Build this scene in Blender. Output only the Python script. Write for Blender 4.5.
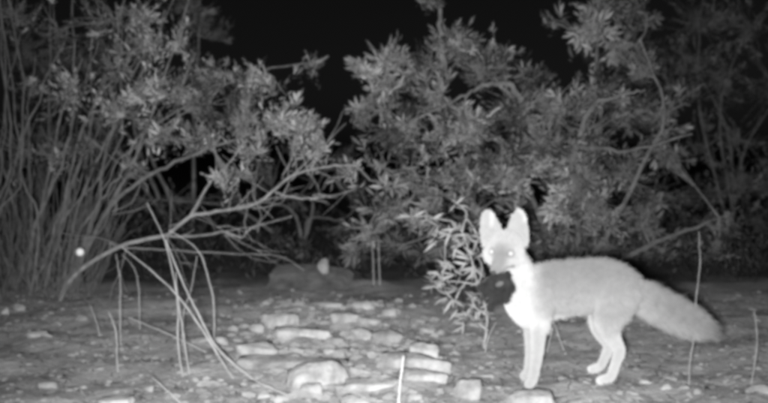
import bpy, bmesh, math, random
import numpy as np
from mathutils import Vector, Matrix, noise

for o in list(bpy.data.objects):
    bpy.data.objects.remove(o)
scene = bpy.context.scene
COL = scene.collection
random.seed(7)
RNG = np.random.default_rng(7)

# ------------------------------------------------------------------ camera
CAM_H = 0.75            # metres above the ground
F = 1000.0              # focal length in photo pixels (photo is 768 wide)
HORIZON = 143.0         # photo row of the horizon
cam_data = bpy.data.cameras.new('camera')
cam = bpy.data.objects.new('camera', cam_data)
COL.objects.link(cam)
cam.location = (0, 0, CAM_H)
cam.rotation_euler = (math.radians(90), 0, 0)
cam_data.sensor_width = 36
cam_data.lens = 36 * F / 768
cam_data.shift_y = -(201.5 - HORIZON) / 768
cam_data.clip_start = 0.05
cam_data.clip_end = 500
cam_data.dof.use_dof = True
cam_data.dof.focus_distance = 3.3
cam_data.dof.aperture_fstop = 2.6
scene.camera = cam

# ------------------------------------------------------------------ world: moonless night sky, near black
world = bpy.data.worlds.new('World')
scene.world = world
world.use_nodes = True
wn = world.node_tree
wn.nodes.clear()
sky = wn.nodes.new('ShaderNodeTexSky')
sky.sky_type = 'NISHITA'
sky.sun_disc = False
sky.sun_elevation = math.radians(35)
sky.sun_rotation = math.radians(200)
bw = wn.nodes.new('ShaderNodeRGBToBW')
bg = wn.nodes.new('ShaderNodeBackground')
bg.inputs['Strength'].default_value = 0.0009
wo = wn.nodes.new('ShaderNodeOutputWorld')
wn.links.new(sky.outputs[0], bw.inputs[0])
wn.links.new(bw.outputs[0], bg.inputs[0])
wn.links.new(bg.outputs[0], wo.inputs[0])

# weak sun lamp added to fill the shadows
fill_sun = bpy.data.lights.new('fill_sun', 'SUN')
fill_sun.energy = 0.012
fill_sun.angle = math.radians(0.5)
fill_ob = bpy.data.objects.new('fill_sun', fill_sun)
fill_ob.rotation_euler = (math.radians(55), 0, math.radians(-20))
COL.objects.link(fill_ob)

# the trail camera's own infrared illuminator, a hand's width below and left of the lens
ir = bpy.data.lights.new('infrared_illuminator', 'SPOT')
ir.energy = 1130
ir.spot_size = math.radians(67)
ir.spot_blend = 1.0
ir.shadow_soft_size = 0.045
iro = bpy.data.objects.new('infrared_illuminator', ir)
iro.location = (-0.04, 0.0, CAM_H - 0.05)
iro.rotation_euler = (math.radians(88.6), 0, math.radians(-1.6))
COL.objects.link(iro)

scene.view_settings.view_transform = 'Standard'
scene.view_settings.look = 'None'
scene.view_settings.exposure = 0
scene.view_settings.gamma = 1
scene.view_settings.use_curve_mapping = False
scene.render.engine = 'CYCLES'
scene.cycles.pixel_filter_type = 'BLACKMAN_HARRIS'
scene.cycles.filter_width = 5.0
scene.cycles.max_bounces = 5
scene.cycles.use_denoising = True


# ------------------------------------------------------------------ helpers
def P(px, py, D):
    """the point seen at photo pixel (px, py) that stands D metres away"""
    return np.array([(px - 384.0) / F * D, D, CAM_H + (HORIZON - py) / F * D])


def ground_D(py):
    return CAM_H * F / (py - HORIZON)


def gz(x, y):
    """terrain height"""
    v = noise.fractal(Vector((x * 0.9, y * 0.9, 3.1)), 1.0, 2.0, 3) * 0.022
    v += noise.fractal(Vector((x * 5, y * 5, 7.7)), 1.0, 2.0, 4) * 0.014
    v += max(0.0, noise.noise(Vector((x * 13, y * 13, 1.7)))) * 0.010
    return v


def smooth(a, b, x):
    t = np.clip((x - a) / (b - a), 0, 1)
    return t * t * (3 - 2 * t)


class MB:
    """collects vertices and faces for one mesh"""
    def __init__(self):
        self.v, self.f, self.n = [], [], 0

    def add(self, v, f):
        v = np.asarray(v, float)
        self.v.append(v)
        self.f += [tuple(i + self.n for i in q) for q in f]
        self.n += len(v)

    def tube(self, pts, radii, sides=6, squash=None):
        v, f = tube(pts, radii, sides, squash)
        self.add(v, f)

    def mesh(self, name, mat=None, shade=True):
        me = bpy.data.meshes.new(name)
        me.from_pydata(np.concatenate(self.v).tolist(), [], self.f)
        if shade:
            me.polygons.foreach_set('use_smooth', [True] * len(me.polygons))
        if mat:
            me.materials.append(mat)
        me.update()
        return me


def link(name, me, parent=None, label=None, cat=None, group=None, kind=None):
    o = bpy.data.objects.new(name, me)
    COL.objects.link(o)
    if parent:
        o.parent = parent
    for k, val in (('label', label), ('category', cat), ('group', group), ('kind', kind)):
        if val:
            o[k] = val
    return o


def root(name, loc, label, cat, group=None):
    o = link(name, None, None, label, cat, group)
    o.location = loc
    return o


def localise(me, loc):
    me.transform(Matrix.Translation(-Vector(loc)))
    return me


def tube(pts, radii, sides=6, squash=None):
    pts = np.asarray(pts, float)
    n = len(pts)
    if np.isscalar(radii):
        radii = [radii] * n
    t = np.gradient(pts, axis=0)
    t /= np.linalg.norm(t, axis=1)[:, None] + 1e-9
    ref = np.array([0.0, 1.0, 0.05])
    verts, faces = [], []
    for i in range(n):
        u = ref - t[i] * np.dot(ref, t[i])
        if np.linalg.norm(u) < 1e-3:
            u = np.array([1.0, 0, 0])
        u /= np.linalg.norm(u)
        w = np.cross(t[i], u)
        rd = radii[i] * (squash[i] if squash is not None else 1.0)
        for k in range(sides):
            a = 2 * math.pi * k / sides
            verts.append(pts[i] + u * math.cos(a) * rd + w * math.sin(a) * radii[i])
    for i in range(n - 1):
        for k in range(sides):
            k2 = (k + 1) % sides
            faces.append((i * sides + k, i * sides + k2, (i + 1) * sides + k2, (i + 1) * sides + k))
    verts += [pts[0], pts[-1]]
    a, b = n * sides, n * sides + 1
    for k in range(sides):
        k2 = (k + 1) % sides
        faces.append((a, k2, k))
        faces.append((b, (n - 1) * sides + k, (n - 1) * sides + k2))
    return np.array(verts), faces


def spline(pts, per=5):
    """Catmull-Rom through control points"""
    p = [np.asarray(q, float) for q in pts]
    if len(p) < 3:
        return np.array([p[0] + (p[1] - p[0]) * k / per for k in range(per + 1)])
    p = [2 * p[0] - p[1]] + p + [2 * p[-1] - p[-2]]
    out = []
    for i in range(1, len(p) - 2):
        for k in range(per):
            t = k / per
            out.append(0.5 * (2 * p[i] + (p[i + 1] - p[i - 1]) * t + (2 * p[i - 1] - 5 * p[i] + 4 * p[i + 1] - p[i + 2]) * t * t
                              + (3 * p[i] - p[i - 1] - 3 * p[i + 1] + p[i + 2]) * t ** 3))
    out.append(p[-2])
    return np.array(out)


def wobble(pts, amp, rng=RNG):
    q = np.array(pts)
    q[1:-1] += rng.normal(0, amp, (len(q) - 2, 3))
    return q


# ------------------------------------------------------------------ materials (infrared: everything is a grey)
def grey(v):
    return (v, v, v, 1)


def base_mat(name):
    m = bpy.data.materials.new(name)
    m.use_nodes = True
    nt = m.node_tree
    b = nt.nodes['Principled BSDF']
    b.inputs['Roughness'].default_value = 0.9
    b.inputs['Specular IOR Level'].default_value = 0.15
    return m, nt, b


def noise_mat(name, lo, hi, scale, bump=0.3, bump_scale=None, rough=0.9, extra=None, dist=0.01, drough=1.0, per_object=0.0):
    m, nt, b = base_mat(name)
    b.inputs['Roughness'].default_value = rough
    if 'Diffuse Roughness' in b.inputs:
        b.inputs['Diffuse Roughness'].default_value = drough
    tc = nt.nodes.new('ShaderNodeTexCoord')
    n1 = nt.nodes.new('ShaderNodeTexNoise')
    n1.inputs['Scale'].default_value = scale
    n1.inputs['Detail'].default_value = 7
    n1.inputs['Roughness'].default_value = 0.62
    nt.links.new(tc.outputs['Object'], n1.inputs['Vector'])
    rp = nt.nodes.new('ShaderNodeValToRGB')
    rp.color_ramp.elements[0].position = 0.32
    rp.color_ramp.elements[1].position = 0.68
    rp.color_ramp.elements[0].color = grey(lo)
    rp.color_ramp.elements[1].color = grey(hi)
    nt.links.new(n1.outputs['Fac'], rp.inputs['Fac'])
    col = rp.outputs['Color']
    if per_object:
        oi = nt.nodes.new('ShaderNodeObjectInfo')
        mr = nt.nodes.new('ShaderNodeMapRange')
        mr.inputs['To Min'].default_value = 1 - per_object
        mr.inputs['To Max'].default_value = 1 + per_object
        nt.links.new(oi.outputs['Random'], mr.inputs['Value'])
        mx = nt.nodes.new('ShaderNodeVectorMath')
        mx.operation = 'SCALE'
        nt.links.new(col, mx.inputs[0])
        nt.links.new(mr.outputs[0], mx.inputs['Scale'])
        col = mx.outputs[0]
    if extra:                                   # shade under the shrubs painted into the far soil, ragged edge
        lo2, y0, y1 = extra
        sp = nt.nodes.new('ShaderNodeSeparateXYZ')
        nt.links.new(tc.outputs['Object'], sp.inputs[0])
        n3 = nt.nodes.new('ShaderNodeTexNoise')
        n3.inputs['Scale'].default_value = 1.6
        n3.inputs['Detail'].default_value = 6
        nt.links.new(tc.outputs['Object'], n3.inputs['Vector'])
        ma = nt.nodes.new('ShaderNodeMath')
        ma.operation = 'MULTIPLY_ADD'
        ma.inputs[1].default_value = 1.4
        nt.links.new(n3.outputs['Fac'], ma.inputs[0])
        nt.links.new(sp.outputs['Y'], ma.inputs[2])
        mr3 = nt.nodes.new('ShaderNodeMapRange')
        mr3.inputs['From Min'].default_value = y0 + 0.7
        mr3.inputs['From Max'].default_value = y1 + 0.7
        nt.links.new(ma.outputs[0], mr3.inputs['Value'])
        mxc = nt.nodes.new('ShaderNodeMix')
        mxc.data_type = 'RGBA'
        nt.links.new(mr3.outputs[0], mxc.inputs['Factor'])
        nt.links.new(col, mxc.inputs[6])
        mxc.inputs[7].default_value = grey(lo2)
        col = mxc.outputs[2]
    nt.links.new(col, b.inputs['Base Color'])
    n2 = nt.nodes.new('ShaderNodeTexNoise')
    n2.inputs['Scale'].default_value = bump_scale or scale * 6
    n2.inputs['Detail'].default_value = 6
    nt.links.new(tc.outputs['Object'], n2.inputs['Vector'])
    bp = nt.nodes.new('ShaderNodeBump')
    bp.inputs['Strength'].default_value = bump
    bp.inputs['Distance'].default_value = dist
    nt.links.new(n2.outputs['Fac'], bp.inputs['Height'])
    nt.links.new(bp.outputs['Normal'], b.inputs['Normal'])
    return m


def leaf_mat(name, lo, hi, trans=0.25):
    m, nt, b = base_mat(name)
    b.inputs['Roughness'].default_value = 0.55
    b.inputs['Specular IOR Level'].default_value = 0.3
    g = nt.nodes.new('ShaderNodeNewGeometry')
    oi = nt.nodes.new('ShaderNodeObjectInfo')
    ad = nt.nodes.new('ShaderNodeMath')
    ad.operation = 'ADD'
    nt.links.new(g.outputs['Random Per Island'], ad.inputs[0])
    nt.links.new(oi.outputs['Random'], ad.inputs[1])
    hf = nt.nodes.new('ShaderNodeMath')
    hf.operation = 'MULTIPLY'
    hf.inputs[1].default_value = 0.5
    nt.links.new(ad.outputs[0], hf.inputs[0])
    rp = nt.nodes.new('ShaderNodeValToRGB')
    rp.color_ramp.elements[0].position = 0.1
    rp.color_ramp.elements[1].position = 0.9
    rp.color_ramp.elements[0].color = grey(lo)
    rp.color_ramp.elements[1].color = grey(hi)
    nt.links.new(hf.outputs[0], rp.inputs['Fac'])
    nt.links.new(rp.outputs['Color'], b.inputs['Base Color'])
    tr = nt.nodes.new('ShaderNodeBsdfTranslucent')
    nt.links.new(rp.outputs['Color'], tr.inputs['Color'])
    mx = nt.nodes.new('ShaderNodeMixShader')
    mx.inputs[0].default_value = trans
    nt.links.new(b.outputs[0], mx.inputs[1])
    nt.links.new(tr.outputs[0], mx.inputs[2])
    nt.links.new(mx.outputs[0], nt.nodes['Material Output'].inputs['Surface'])
    return m


def coat_mat(name, rough=0.85):
    m, nt, b = base_mat(name)
    b.inputs['Roughness'].default_value = rough
    if 'Diffuse Roughness' in b.inputs:
        b.inputs['Diffuse Roughness'].default_value = 1.0
    a = nt.nodes.new('ShaderNodeAttribute')
    a.attribute_name = 'coat'
    n1 = nt.nodes.new('ShaderNodeTexNoise')
    n1.inputs['Scale'].default_value = 60
    n1.inputs['Detail'].default_value = 5
    tc = nt.nodes.new('ShaderNodeTexCoord')
    nt.links.new(tc.outputs['Object'], n1.inputs['Vector'])
    mr = nt.nodes.new('ShaderNodeMapRange')
    mr.inputs['From Min'].default_value = 0.3
    mr.inputs['From Max'].default_value = 0.7
    mr.inputs['To Min'].default_value = 0.93
    mr.inputs['To Max'].default_value = 1.07
    nt.links.new(n1.outputs['Fac'], mr.inputs['Value'])
    sc = nt.nodes.new('ShaderNodeVectorMath')
    sc.operation = 'SCALE'
    nt.links.new(a.outputs['Color'], sc.inputs[0])
    nt.links.new(mr.outputs[0], sc.inputs['Scale'])
    nt.links.new(sc.outputs[0], b.inputs['Base Color'])
    return m


M = {
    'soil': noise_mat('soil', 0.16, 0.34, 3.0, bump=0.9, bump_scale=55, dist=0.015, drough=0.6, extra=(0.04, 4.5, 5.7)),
    'stone': noise_mat('stone', 0.17, 0.46, 16.0, bump=0.9, bump_scale=55, dist=0.012, per_object=0.25, drough=0.6),
    'dull_stone': noise_mat('dull_stone', 0.05, 0.13, 16.0, bump=0.9, bump_scale=30, dist=0.006),
    'gravel': noise_mat('gravel', 0.14, 0.34, 12.0, bump=0.3),
    'bark': noise_mat('bark', 0.08, 0.18, 22.0, bump=0.6, bump_scale=70, dist=0.003, per_object=0.2),
    'dead_wood': noise_mat('dead_wood', 0.15, 0.30, 24.0, bump=0.6, bump_scale=80, dist=0.003),
    'straw': noise_mat('straw', 0.22, 0.40, 30.0, bump=0.4, bump_scale=90, dist=0.002),
    'pale_stick': noise_mat('pale_stick', 0.36, 0.62, 30.0, bump=0.4, bump_scale=90, dist=0.002),
    'leaf': leaf_mat('leaf', 0.10, 0.28),
    'bright_leaf': leaf_mat('bright_leaf', 0.24, 0.50),
    'sapling_leaf': leaf_mat('sapling_leaf', 0.26, 0.46),
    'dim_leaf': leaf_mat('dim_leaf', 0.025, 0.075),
    'litter': leaf_mat('litter', 0.10, 0.30, 0.1),
    'coat': coat_mat('coat'),
    'prey': noise_mat('prey_fur', 0.012, 0.036, 40, bump=0.5, bump_scale=120, dist=0.004),
    'prey_pale': noise_mat('prey_pale', 0.06, 0.12, 40, bump=0.3),
    'white_ball': noise_mat('white_ball', 0.85, 0.9, 20, bump=0.05, rough=0.3, drough=0.0),
}
_m, _nt, _b = base_mat('eye')
_b.inputs['Base Color'].default_value = grey(0.42)  # pale base colour stands in for eyeshine
_b.inputs['Roughness'].default_value = 0.6
_b.inputs['Specular IOR Level'].default_value = 0.4
M['eye'] = _m
_m, _nt, _b = base_mat('nose')
_b.inputs['Base Color'].default_value = grey(0.05)
_b.inputs['Roughness'].default_value = 0.5
M['nose'] = _m


# ------------------------------------------------------------------ ground
def axis(fine0, fine1, step, far0, far1):
    a = list(np.arange(fine0, fine1 + 1e-6, step))
    s, x = step, fine1
    while x < far1:
        s *= 1.35
        x += s
        a.append(x)
    s, x = step, fine0
    pre = []
    while x > far0:
        s *= 1.35
        x -= s
        pre.append(x)
    return np.array(pre[::-1] + a)


xs = axis(-2.4, 2.4, 0.022, -160, 160)
ys = axis(2.5, 6.4, 0.022, -20, 300)
gx, gy = np.meshgrid(xs, ys)
zz = np.array([gz(x, y) if (abs(x) < 12 and y < 20) else 0.0 for x, y in zip(gx.ravel(), gy.ravel())])
gv = np.stack([gx.ravel(), gy.ravel(), zz], 1)
nx, ny = len(xs), len(ys)
ii = (np.arange(ny - 1)[:, None] * nx + np.arange(nx - 1)[None, :]).ravel()
gf = np.stack([ii, ii + 1, ii + nx + 1, ii + nx], 1)
gme = bpy.data.meshes.new('ground')
gme.from_pydata(gv.tolist(), [], gf.tolist())
gme.polygons.foreach_set('use_smooth', [True] * len(gme.polygons))
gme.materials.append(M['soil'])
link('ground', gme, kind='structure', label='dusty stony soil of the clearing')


# ------------------------------------------------------------------ stones
def stone_mesh(w, d, h, seed, boxy=0.75, mat='stone', corners=12):
    rng = np.random.default_rng(seed)
    bm = bmesh.new()
    for k in range(corners):
        q = rng.normal(size=3)
        q = q / np.linalg.norm(q) if boxy >= 1 else np.sign(q) * np.abs(q / np.max(np.abs(q))) ** boxy
        bm.verts.new(q * rng.uniform(0.8, 1.0))
    res = bmesh.ops.convex_hull(bm, input=bm.verts)
    bmesh.ops.delete(bm, geom=[e for e in res['geom_interior'] if isinstance(e, bmesh.types.BMVert)], context='VERTS')
    bmesh.ops.subdivide_edges(bm, edges=bm.edges[:], cuts=4 if w > 0.07 else 2, use_grid_fill=True)
    for _ in range(2 if boxy < 1 else 4):
        bmesh.ops.smooth_vert(bm, verts=bm.verts[:], factor=0.3, use_axis_x=True, use_axis_y=True, use_axis_z=True)
    v = np.array([q.co[:] for q in bm.verts])
    v -= (v.max(0) + v.min(0)) / 2
    v /= np.max(np.abs(v), axis=0)
    off = rng.uniform(0, 50)
    for k, q in enumerate(v):
        v[k] = q * (1 + 0.06 * noise.noise(Vector(q * 1.7 + off)) + 0.06 * noise.noise(Vector(q * 4 + off)) + 0.04 * noise.noise(Vector(q * 10 + off)))
    sink = 0.55
    v *= np.array([w / 2, d / 2, h * (0.5 + sink / 2)])
    v[:, 2] += h * (0.5 - sink / 2)
    for q, b in zip(v, bm.verts):
        b.co = q
    me = bpy.data.meshes.new('stone')
    bm.to_mesh(me)
    bm.free()
    me.polygons.foreach_set('use_smooth', [True] * len(me.polygons))
    me.materials.append(M[mat])
    return me


# x0, x1, top row, contact row, flatness of the plan, label
STONES = [
    (240, 338, 353, 374, 0.5, 'long pale flat slab at the left front of the stone pile'),
    (290, 350, 353, 391, 0.75, 'broad pale rock in the front middle of the stone pile'),
    (347, 397, 374, 392, 0.7, 'oblong whitish rock just left of the upright white stick'),
    (378, 447, 346, 370, 0.6, 'wide tapering slab at the right end of the stone pile'),
    (402, 445, 367, 386, 0.6, 'bright flat rock beside the upright white stick, below the wide slab'),
    (411, 437, 336, 358, 0.9, 'rounded grey rock peeking up behind the wide tapering slab'),
    (455, 481, 375, 404, 0.8, 'upright rounded rock at the bottom edge between the white stick and the fox'),
    (506, 553, 384, 410, 0.8, "large pale rock hiding the fox's front paw at the bottom edge"),
    (748, 775, 388, 404, 0.8, 'pale rock in the bottom right corner below the crooked stalk'),
    (274, 328, 320, 341, 0.6, 'long grey rock in the middle of the pile, behind the pale slab'),
    (282, 307, 328, 340, 0.7, 'small bright flat rock leaning on the front of the long grey rock'),
    (238, 276, 335, 360, 0.7, 'dull sloping rock at the left edge of the stone pile'),
    (249, 264, 318, 331, 0.9, 'small rounded rock at the far left of the pile'),
    (262, 296, 307, 327, 0.7, 'grey hump-shaped rock at the back left of the pile'),
    (331, 358, 306, 323, 0.8, 'grey rock at the back of the pile, left of the brightest cobble'),
    (358, 380, 307, 323, 0.9, 'brightest rounded cobble at the back right of the pile'),
    (353, 372, 297, 310, 0.8, 'small dim rock behind the brightest cobble'),
    (325, 345, 327, 342, 0.8, 'small grey cobble at the right end of the long grey rock'),
    (351, 377, 322, 340, 0.7, 'low grey rock in front of the brightest cobble'),
    (374, 402, 323, 341, 0.7, 'rounded grey rock at the right rear of the pile'),
    (324, 336, 344, 355, 0.8, 'left one of two small square stones on the pale slab'),
    (337, 350, 344, 355, 0.8, 'right one of two small square stones beside the pale slab'),
    (350, 372, 360, 376, 0.8, 'small pale rock between the broad rock and the oblong whitish rock'),
    (302, 322, 379, 398, 0.9, 'rounded cobble in front of the broad pale rock'),
    (342, 368, 391, 407, 0.9, 'flat cobble cut by the bottom edge below the oblong whitish rock'),
    (312, 340, 297, 307, 0.5, 'thin flat stone at the very back of the pile under the boulder'),
    (383, 396, 305, 316, 0.8, 'tiny dim stone right of the brightest cobble'),
    (420, 440, 318, 328, 0.6, 'low flat stone behind the pile, left of the leafy sapling'),
    (72, 88, 311, 322, 0.8, 'small pale stone under the left shrub, beside the short broken stalk'),
    (12, 25, 300, 310, 0.8, 'small pale stone by the left edge of the picture, right one of two'),
    (-2, 9, 304, 314, 0.8, 'small pale stone cut by the left edge of the picture'),
    (100, 132, 393, 409, 0.8, 'bright stone at the bottom edge on the left'),
    (140, 154, 380, 392, 0.8, 'small bright stone above the leaning twig at bottom left'),
    (192, 226, 335, 345, 0.6, 'flat pale stone behind the foot of the leaning stalks'),
    (258, 274, 388, 398, 0.8, 'small stone at the bottom between the long twig and the pile'),
    (408, 420, 392, 402, 0.8, 'pebble just right of the foot of the white stick'),
    (468, 492, 368, 376, 0.5, 'thin bright flat stone above the upright rounded rock'),
    (640, 654, 376, 384, 0.7, "small stone on the bare ground between the fox's hind feet and the thin stalk"),
    (694, 706, 387, 397, 0.8, 'small stone at the foot of the thin stalk on the right'),
    (620, 640, 389, 396, 0.6, "flat stone at the bottom edge below the fox's hind feet"),
    (660, 672, 383, 391, 0.7, 'small stone left of the foot of the thin stalk'),
    (30, 52, 330, 340, 0.6, 'low stone on the bare ground at the far left'),
    (40, 56, 378, 389, 0.7, 'small stone near the bottom left corner'),
]
stone_spots = []
for k, (x0, x1, y0, y1, plan, lab) in enumerate(STONES):
    Df = ground_D(y1)
    w = (x1 - x0) / F * Df
    d = w * plan
    D = Df + d * 0.4
    w = (x1 - x0) / F * D
    h = max(0.016, 0.78 * ((y1 - y0) / F * Df - d * 0.75 * CAM_H / D))
    me = stone_mesh(w * 1.14, d * 1.15, h, 100 + k, boxy=0.4 + 0.3 * random.random())
    x = ((x0 + x1) / 2 - 384) / F * D
    o = link('stone', me, label=lab, cat='stone', group='stones on the bare ground')
    o.location = (x, D, gz(x, D) - 0.004)
    o.rotation_euler = (random.uniform(-.06, .06), random.uniform(-.06, .06), random.uniform(-.15, .15))
    stone_spots.append((x, D, w * 0.5))

# soil drifted against the stones
gco = gv.copy()
for sx, sy, sr in stone_spots:
    near = (np.abs(gco[:, 0] - sx) < sr * 3) & (np.abs(gco[:, 1] - sy) < sr * 3)
    dd = np.hypot(gco[near, 0] - sx, (gco[near, 1] - sy) * 1.2)
    gco[near, 2] += 0.011 * np.exp(-(dd / (sr * 1.05)) ** 4) * min(1.0, sr / 0.05)
gme.vertices.foreach_set('co', gco.ravel())
gme.update()

# dim boulder behind the pile with the round stone on its top
D = 5.3
bx = (312 - 384) / F * D
bme = stone_mesh(0.46, 0.42, 0.11, 911, 0.7, 'dull_stone', 18)
bo = link('boulder', bme, label='broad dark boulder behind the stone pile', cat='boulder')
bo.location = (bx, D, -0.02)
rme = stone_mesh(0.062, 0.065, 0.058, 902, 1.0, 'stone', 16)
ro = link('stone', rme, label='round pale stone sitting upright on the dark boulder', cat='stone')
ro.location = ((323 - 384) / F * 5.25, 5.25, 0.088)

# gravel: uncountable bits of stone
mb = MB()
tet = []
ic = bmesh.new()
bmesh.ops.create_icosphere(ic, subdivisions=1, radius=1)
icv = np.array([q.co[:] for q in ic.verts])
icf = [tuple(q.index for q in f.verts) for f in ic.faces]
ic.free()
for k in range(1700):
    D = 2.75 + 2.3 * random.random() ** 1.3
    x = random.uniform(-0.42, 0.42) * D
    r = 0.003 + 0.008 * random.random() ** 3
    v = icv * RNG.uniform(0.75, 1.2, (len(icv), 1)) * np.array([r * random.uniform(1, 1.7), r * random.uniform(.9, 1.5), r * random.uniform(.4, .8)])
    mb.add(v + np.array([x, D, gz(x, D) + r * 0.2]), icf)
for k in range(700):                                    # rubble between the piled stones
    px, py = random.gauss(335, 55), random.uniform(300, 403)
    D = ground_D(py)
    x = (px - 384) / F * D
    r = random.uniform(0.005, 0.02)
    v = icv * RNG.uniform(0.7, 1.2, (len(icv), 1)) * np.array([r * random.uniform(1, 1.6), r * random.uniform(.9, 1.5), r * random.uniform(.5, .8)])
    mb.add(v + np.array([x, D, gz(x, D) + r * 0.2]), icf)
link('gravel', mb.mesh('gravel', M['gravel'], False), kind='stuff', label='fine gravel strewn over the bare ground', cat='gravel')


# ------------------------------------------------------------------ leaves
def leaf_geo(L, W, curl, fold=0.25):
    """one lance-shaped leaf along +Z, folded along its rib and bending over"""
    st = [(0.0, 0.08), (0.3, 0.85), (0.62, 1.0), (1.0, 0.0)]
    v, f = [], []
    for t, w in st:
        z = L * t
        y = curl * L * t * t
        if w > 0:
            v += [(-W * w / 2, y - fold * W * w / 2, z), (0, y, z), (W * w / 2, y - fold * W * w / 2, z)]
        else:
            v += [(0, y, z)]
    for r in range(2):
        a = r * 3
        f += [(a, a + 1, a + 4, a + 3), (a + 1, a + 2, a + 5, a + 4)]
    f += [(6, 7, 9), (7, 8, 9)]
    return np.array(v, float), f


def rot_to(direction, spin):
    d = Vector(direction).normalized()
    q = d.to_track_quat('Z', 'Y')
    return np.array((q.to_matrix() @ Matrix.Rotation(spin, 3, 'Z')))


def whorl_geo(rng, n, L, W, spread):
    """star of narrow leaves on a twig tip that points along +Z"""
    V, Fc, c = [], [], 0
    for k in range(n):
        t = k / n
        lv, lf = leaf_geo(L * rng.uniform(0.65, 1.1), W * rng.uniform(0.8, 1.2), rng.uniform(-0.05, 0.35))
        az = k * 2.4 + rng.normal(0, 0.3)
        tilt = spread * (1.15 - 0.85 * t) + rng.normal(0, 0.12)
        d = (math.cos(az) * math.sin(tilt), math.sin(az) * math.sin(tilt), math.cos(tilt))
        R = rot_to(d, rng.uniform(-0.5, 0.5))
        V.append(lv @ R.T + np.array([0, 0, (t - 0.6) * L * 0.7]))
        Fc += [tuple(i + c for i in q) for q in lf]
        c += len(lv)
    return np.concatenate(V), Fc


def geo_mesh(v, f, mat, name):
    me = bpy.data.meshes.new(name)
    me.from_pydata(v.tolist(), [], f)
    me.polygons.foreach_set('use_smooth', [True] * len(me.polygons))
    me.materials.append(mat)
    return me


def whorl_set(seed, mats, count, n, L, W, spread):
    rng = np.random.default_rng(seed)
    geos = [whorl_geo(rng, n, L, W, spread) for _ in range(count)]
    return geos, {m: [geo_mesh(v, f, M[m], 'leaf_cluster') for v, f in geos] for m in mats}


LANCE, LANCE_ME = whorl_set(11, ('leaf', 'bright_leaf', 'dim_leaf'), 4, 10, 0.054, 0.0105, 1.3)
def sprig_geo(rng, n, L, W, T):
    """leafy shoot: single leaves set along a twig that points along +Z"""
    V, Fc, c = [], [], 0
    for k in range(n):
        t = k / (n - 1)
        lv, lf = leaf_geo(L * rng.uniform(0.5, 1.15), W * rng.uniform(0.7, 1.2), rng.uniform(-0.1, 0.5))
        az = k * 2.2 + rng.normal(0, 0.5)
        tilt = 1.25 - 0.8 * t + rng.normal(0, 0.25)
        d = (math.cos(az) * math.sin(tilt), math.sin(az) * math.sin(tilt), math.cos(tilt))
        V.append(lv @ rot_to(d, rng.uniform(-0.8, 0.8)).T + np.array([0.01 * math.sin(t * 3), 0, (t - 0.8) * T]))
        Fc += [tuple(i + c for i in q) for q in lf]
        c += len(lv)
    return np.concatenate(V), Fc


_r = np.random.default_rng(13)
for _k in range(8):
    _v, _f = sprig_geo(_r, 12, 0.03 + 0.003 * _k, 0.007 + 0.0006 * _k, 0.09 + 0.012 * _k)
    LANCE.append((_v, _f))
    for _m in LANCE_ME:
        LANCE_ME[_m].append(geo_mesh(_v, _f, M[_m], 'leaf_cluster'))
SMALL, SMALL_ME = whorl_set(12, ('leaf', 'bright_leaf', 'dim_leaf'), 3, 9, 0.042, 0.0085, 1.1)
for _k in range(5):
    _v, _f = sprig_geo(_r, 9, 0.032, 0.0075, 0.13)
    SMALL.append((_v, _f))
    for _m in SMALL_ME:
        SMALL_ME[_m].append(geo_mesh(_v, _f, M[_m], 'leaf_cluster'))


def shrub(rt, base, clumps, geos, meshes, rng, n_obj=300, density=1.0, mats=('leaf', 'bright_leaf', 'dim_leaf'), up=0.35, hubs=None, twig_r=0.0022, bright=0.25, holes=-0.12):
    """crown of leaf clusters: the biggest in view as parts, the others joined"""
    hubs = np.array(hubs)
    spots = []
    twigs = MB()
    for (px, py, D, rx, ry, rd, n) in clumps:
        c = P(px, py, D)
        s = D / F
        hub = hubs[np.argmin(np.linalg.norm(hubs - c, axis=1))]
        mid = (hub + c) / 2 + rng.normal(0, 0.03, 3)
        path = spline([hub, mid, c], 4)
        twigs.tube(path, np.linspace(twig_r * 2.4, twig_r * 1.3, len(path)), 5)
        for k in range(int(n * density)):
            q = rng.normal(0, 1, 3)
            q *= (rng.uniform(0.3, 1.0) if rng.random() < 0.85 else rng.uniform(1.0, 1.45)) / np.linalg.norm(q)
            p = c + q * np.array([rx * s, rd, ry * s]) * 0.93
            if p[2] < 0.05 or noise.noise(Vector(p * 5.5 + 9.0)) < holes:
                continue
            d = q * np.array([1, 1, 0.8]) + np.array([0, -0.25, up]) + rng.normal(0, 0.25, 3)
            spots.append((p, d / np.linalg.norm(d), rng.uniform(0.6, 1.45)))
            a = path[rng.integers(len(path) // 2, len(path))]
            m2 = (a + p) / 2 + rng.normal(0, 0.012, 3) - np.array([0, 0, 0.01])
            twigs.tube([a, m2, p], [twig_r, twig_r * 0.8, twig_r * 0.5], 4)
    order = np.argsort([s[0][1] for s in spots])
    allowed = set(order[:n_obj].tolist())
    far = {m: MB() for m in set(mats)}
    loc = np.array(rt.location)
    for i, (p, d, sc) in enumerate(spots):
        gi = int(rng.integers(len(geos)))
        nz = noise.noise(Vector(p * 3.3)) + noise.noise(Vector(p * 9)) * .5 + rng.normal(0, .22)
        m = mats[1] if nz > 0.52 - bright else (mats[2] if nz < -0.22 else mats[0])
        spin = rng.uniform(0, 6.28)
        if i in allowed:
            o = link('leaf_cluster', meshes[m][gi], rt)
            R = Matrix(rot_to(d, spin)).to_4x4()
            o.matrix_local = Matrix.Translation(Vector(p - loc)) @ R @ Matrix.Scale(sc, 4)
        else:
            v, f = geos[gi]
            far[m].add((v * sc) @ rot_to(d, spin).T + p - loc, f)
    for m, q in far.items():
        if q.n:
            link('foliage', q.mesh('foliage', M[m]), rt, kind='stuff')
    link('twigs', localise(twigs.mesh('twigs', M['bark']), loc), rt, kind='stuff')


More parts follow.
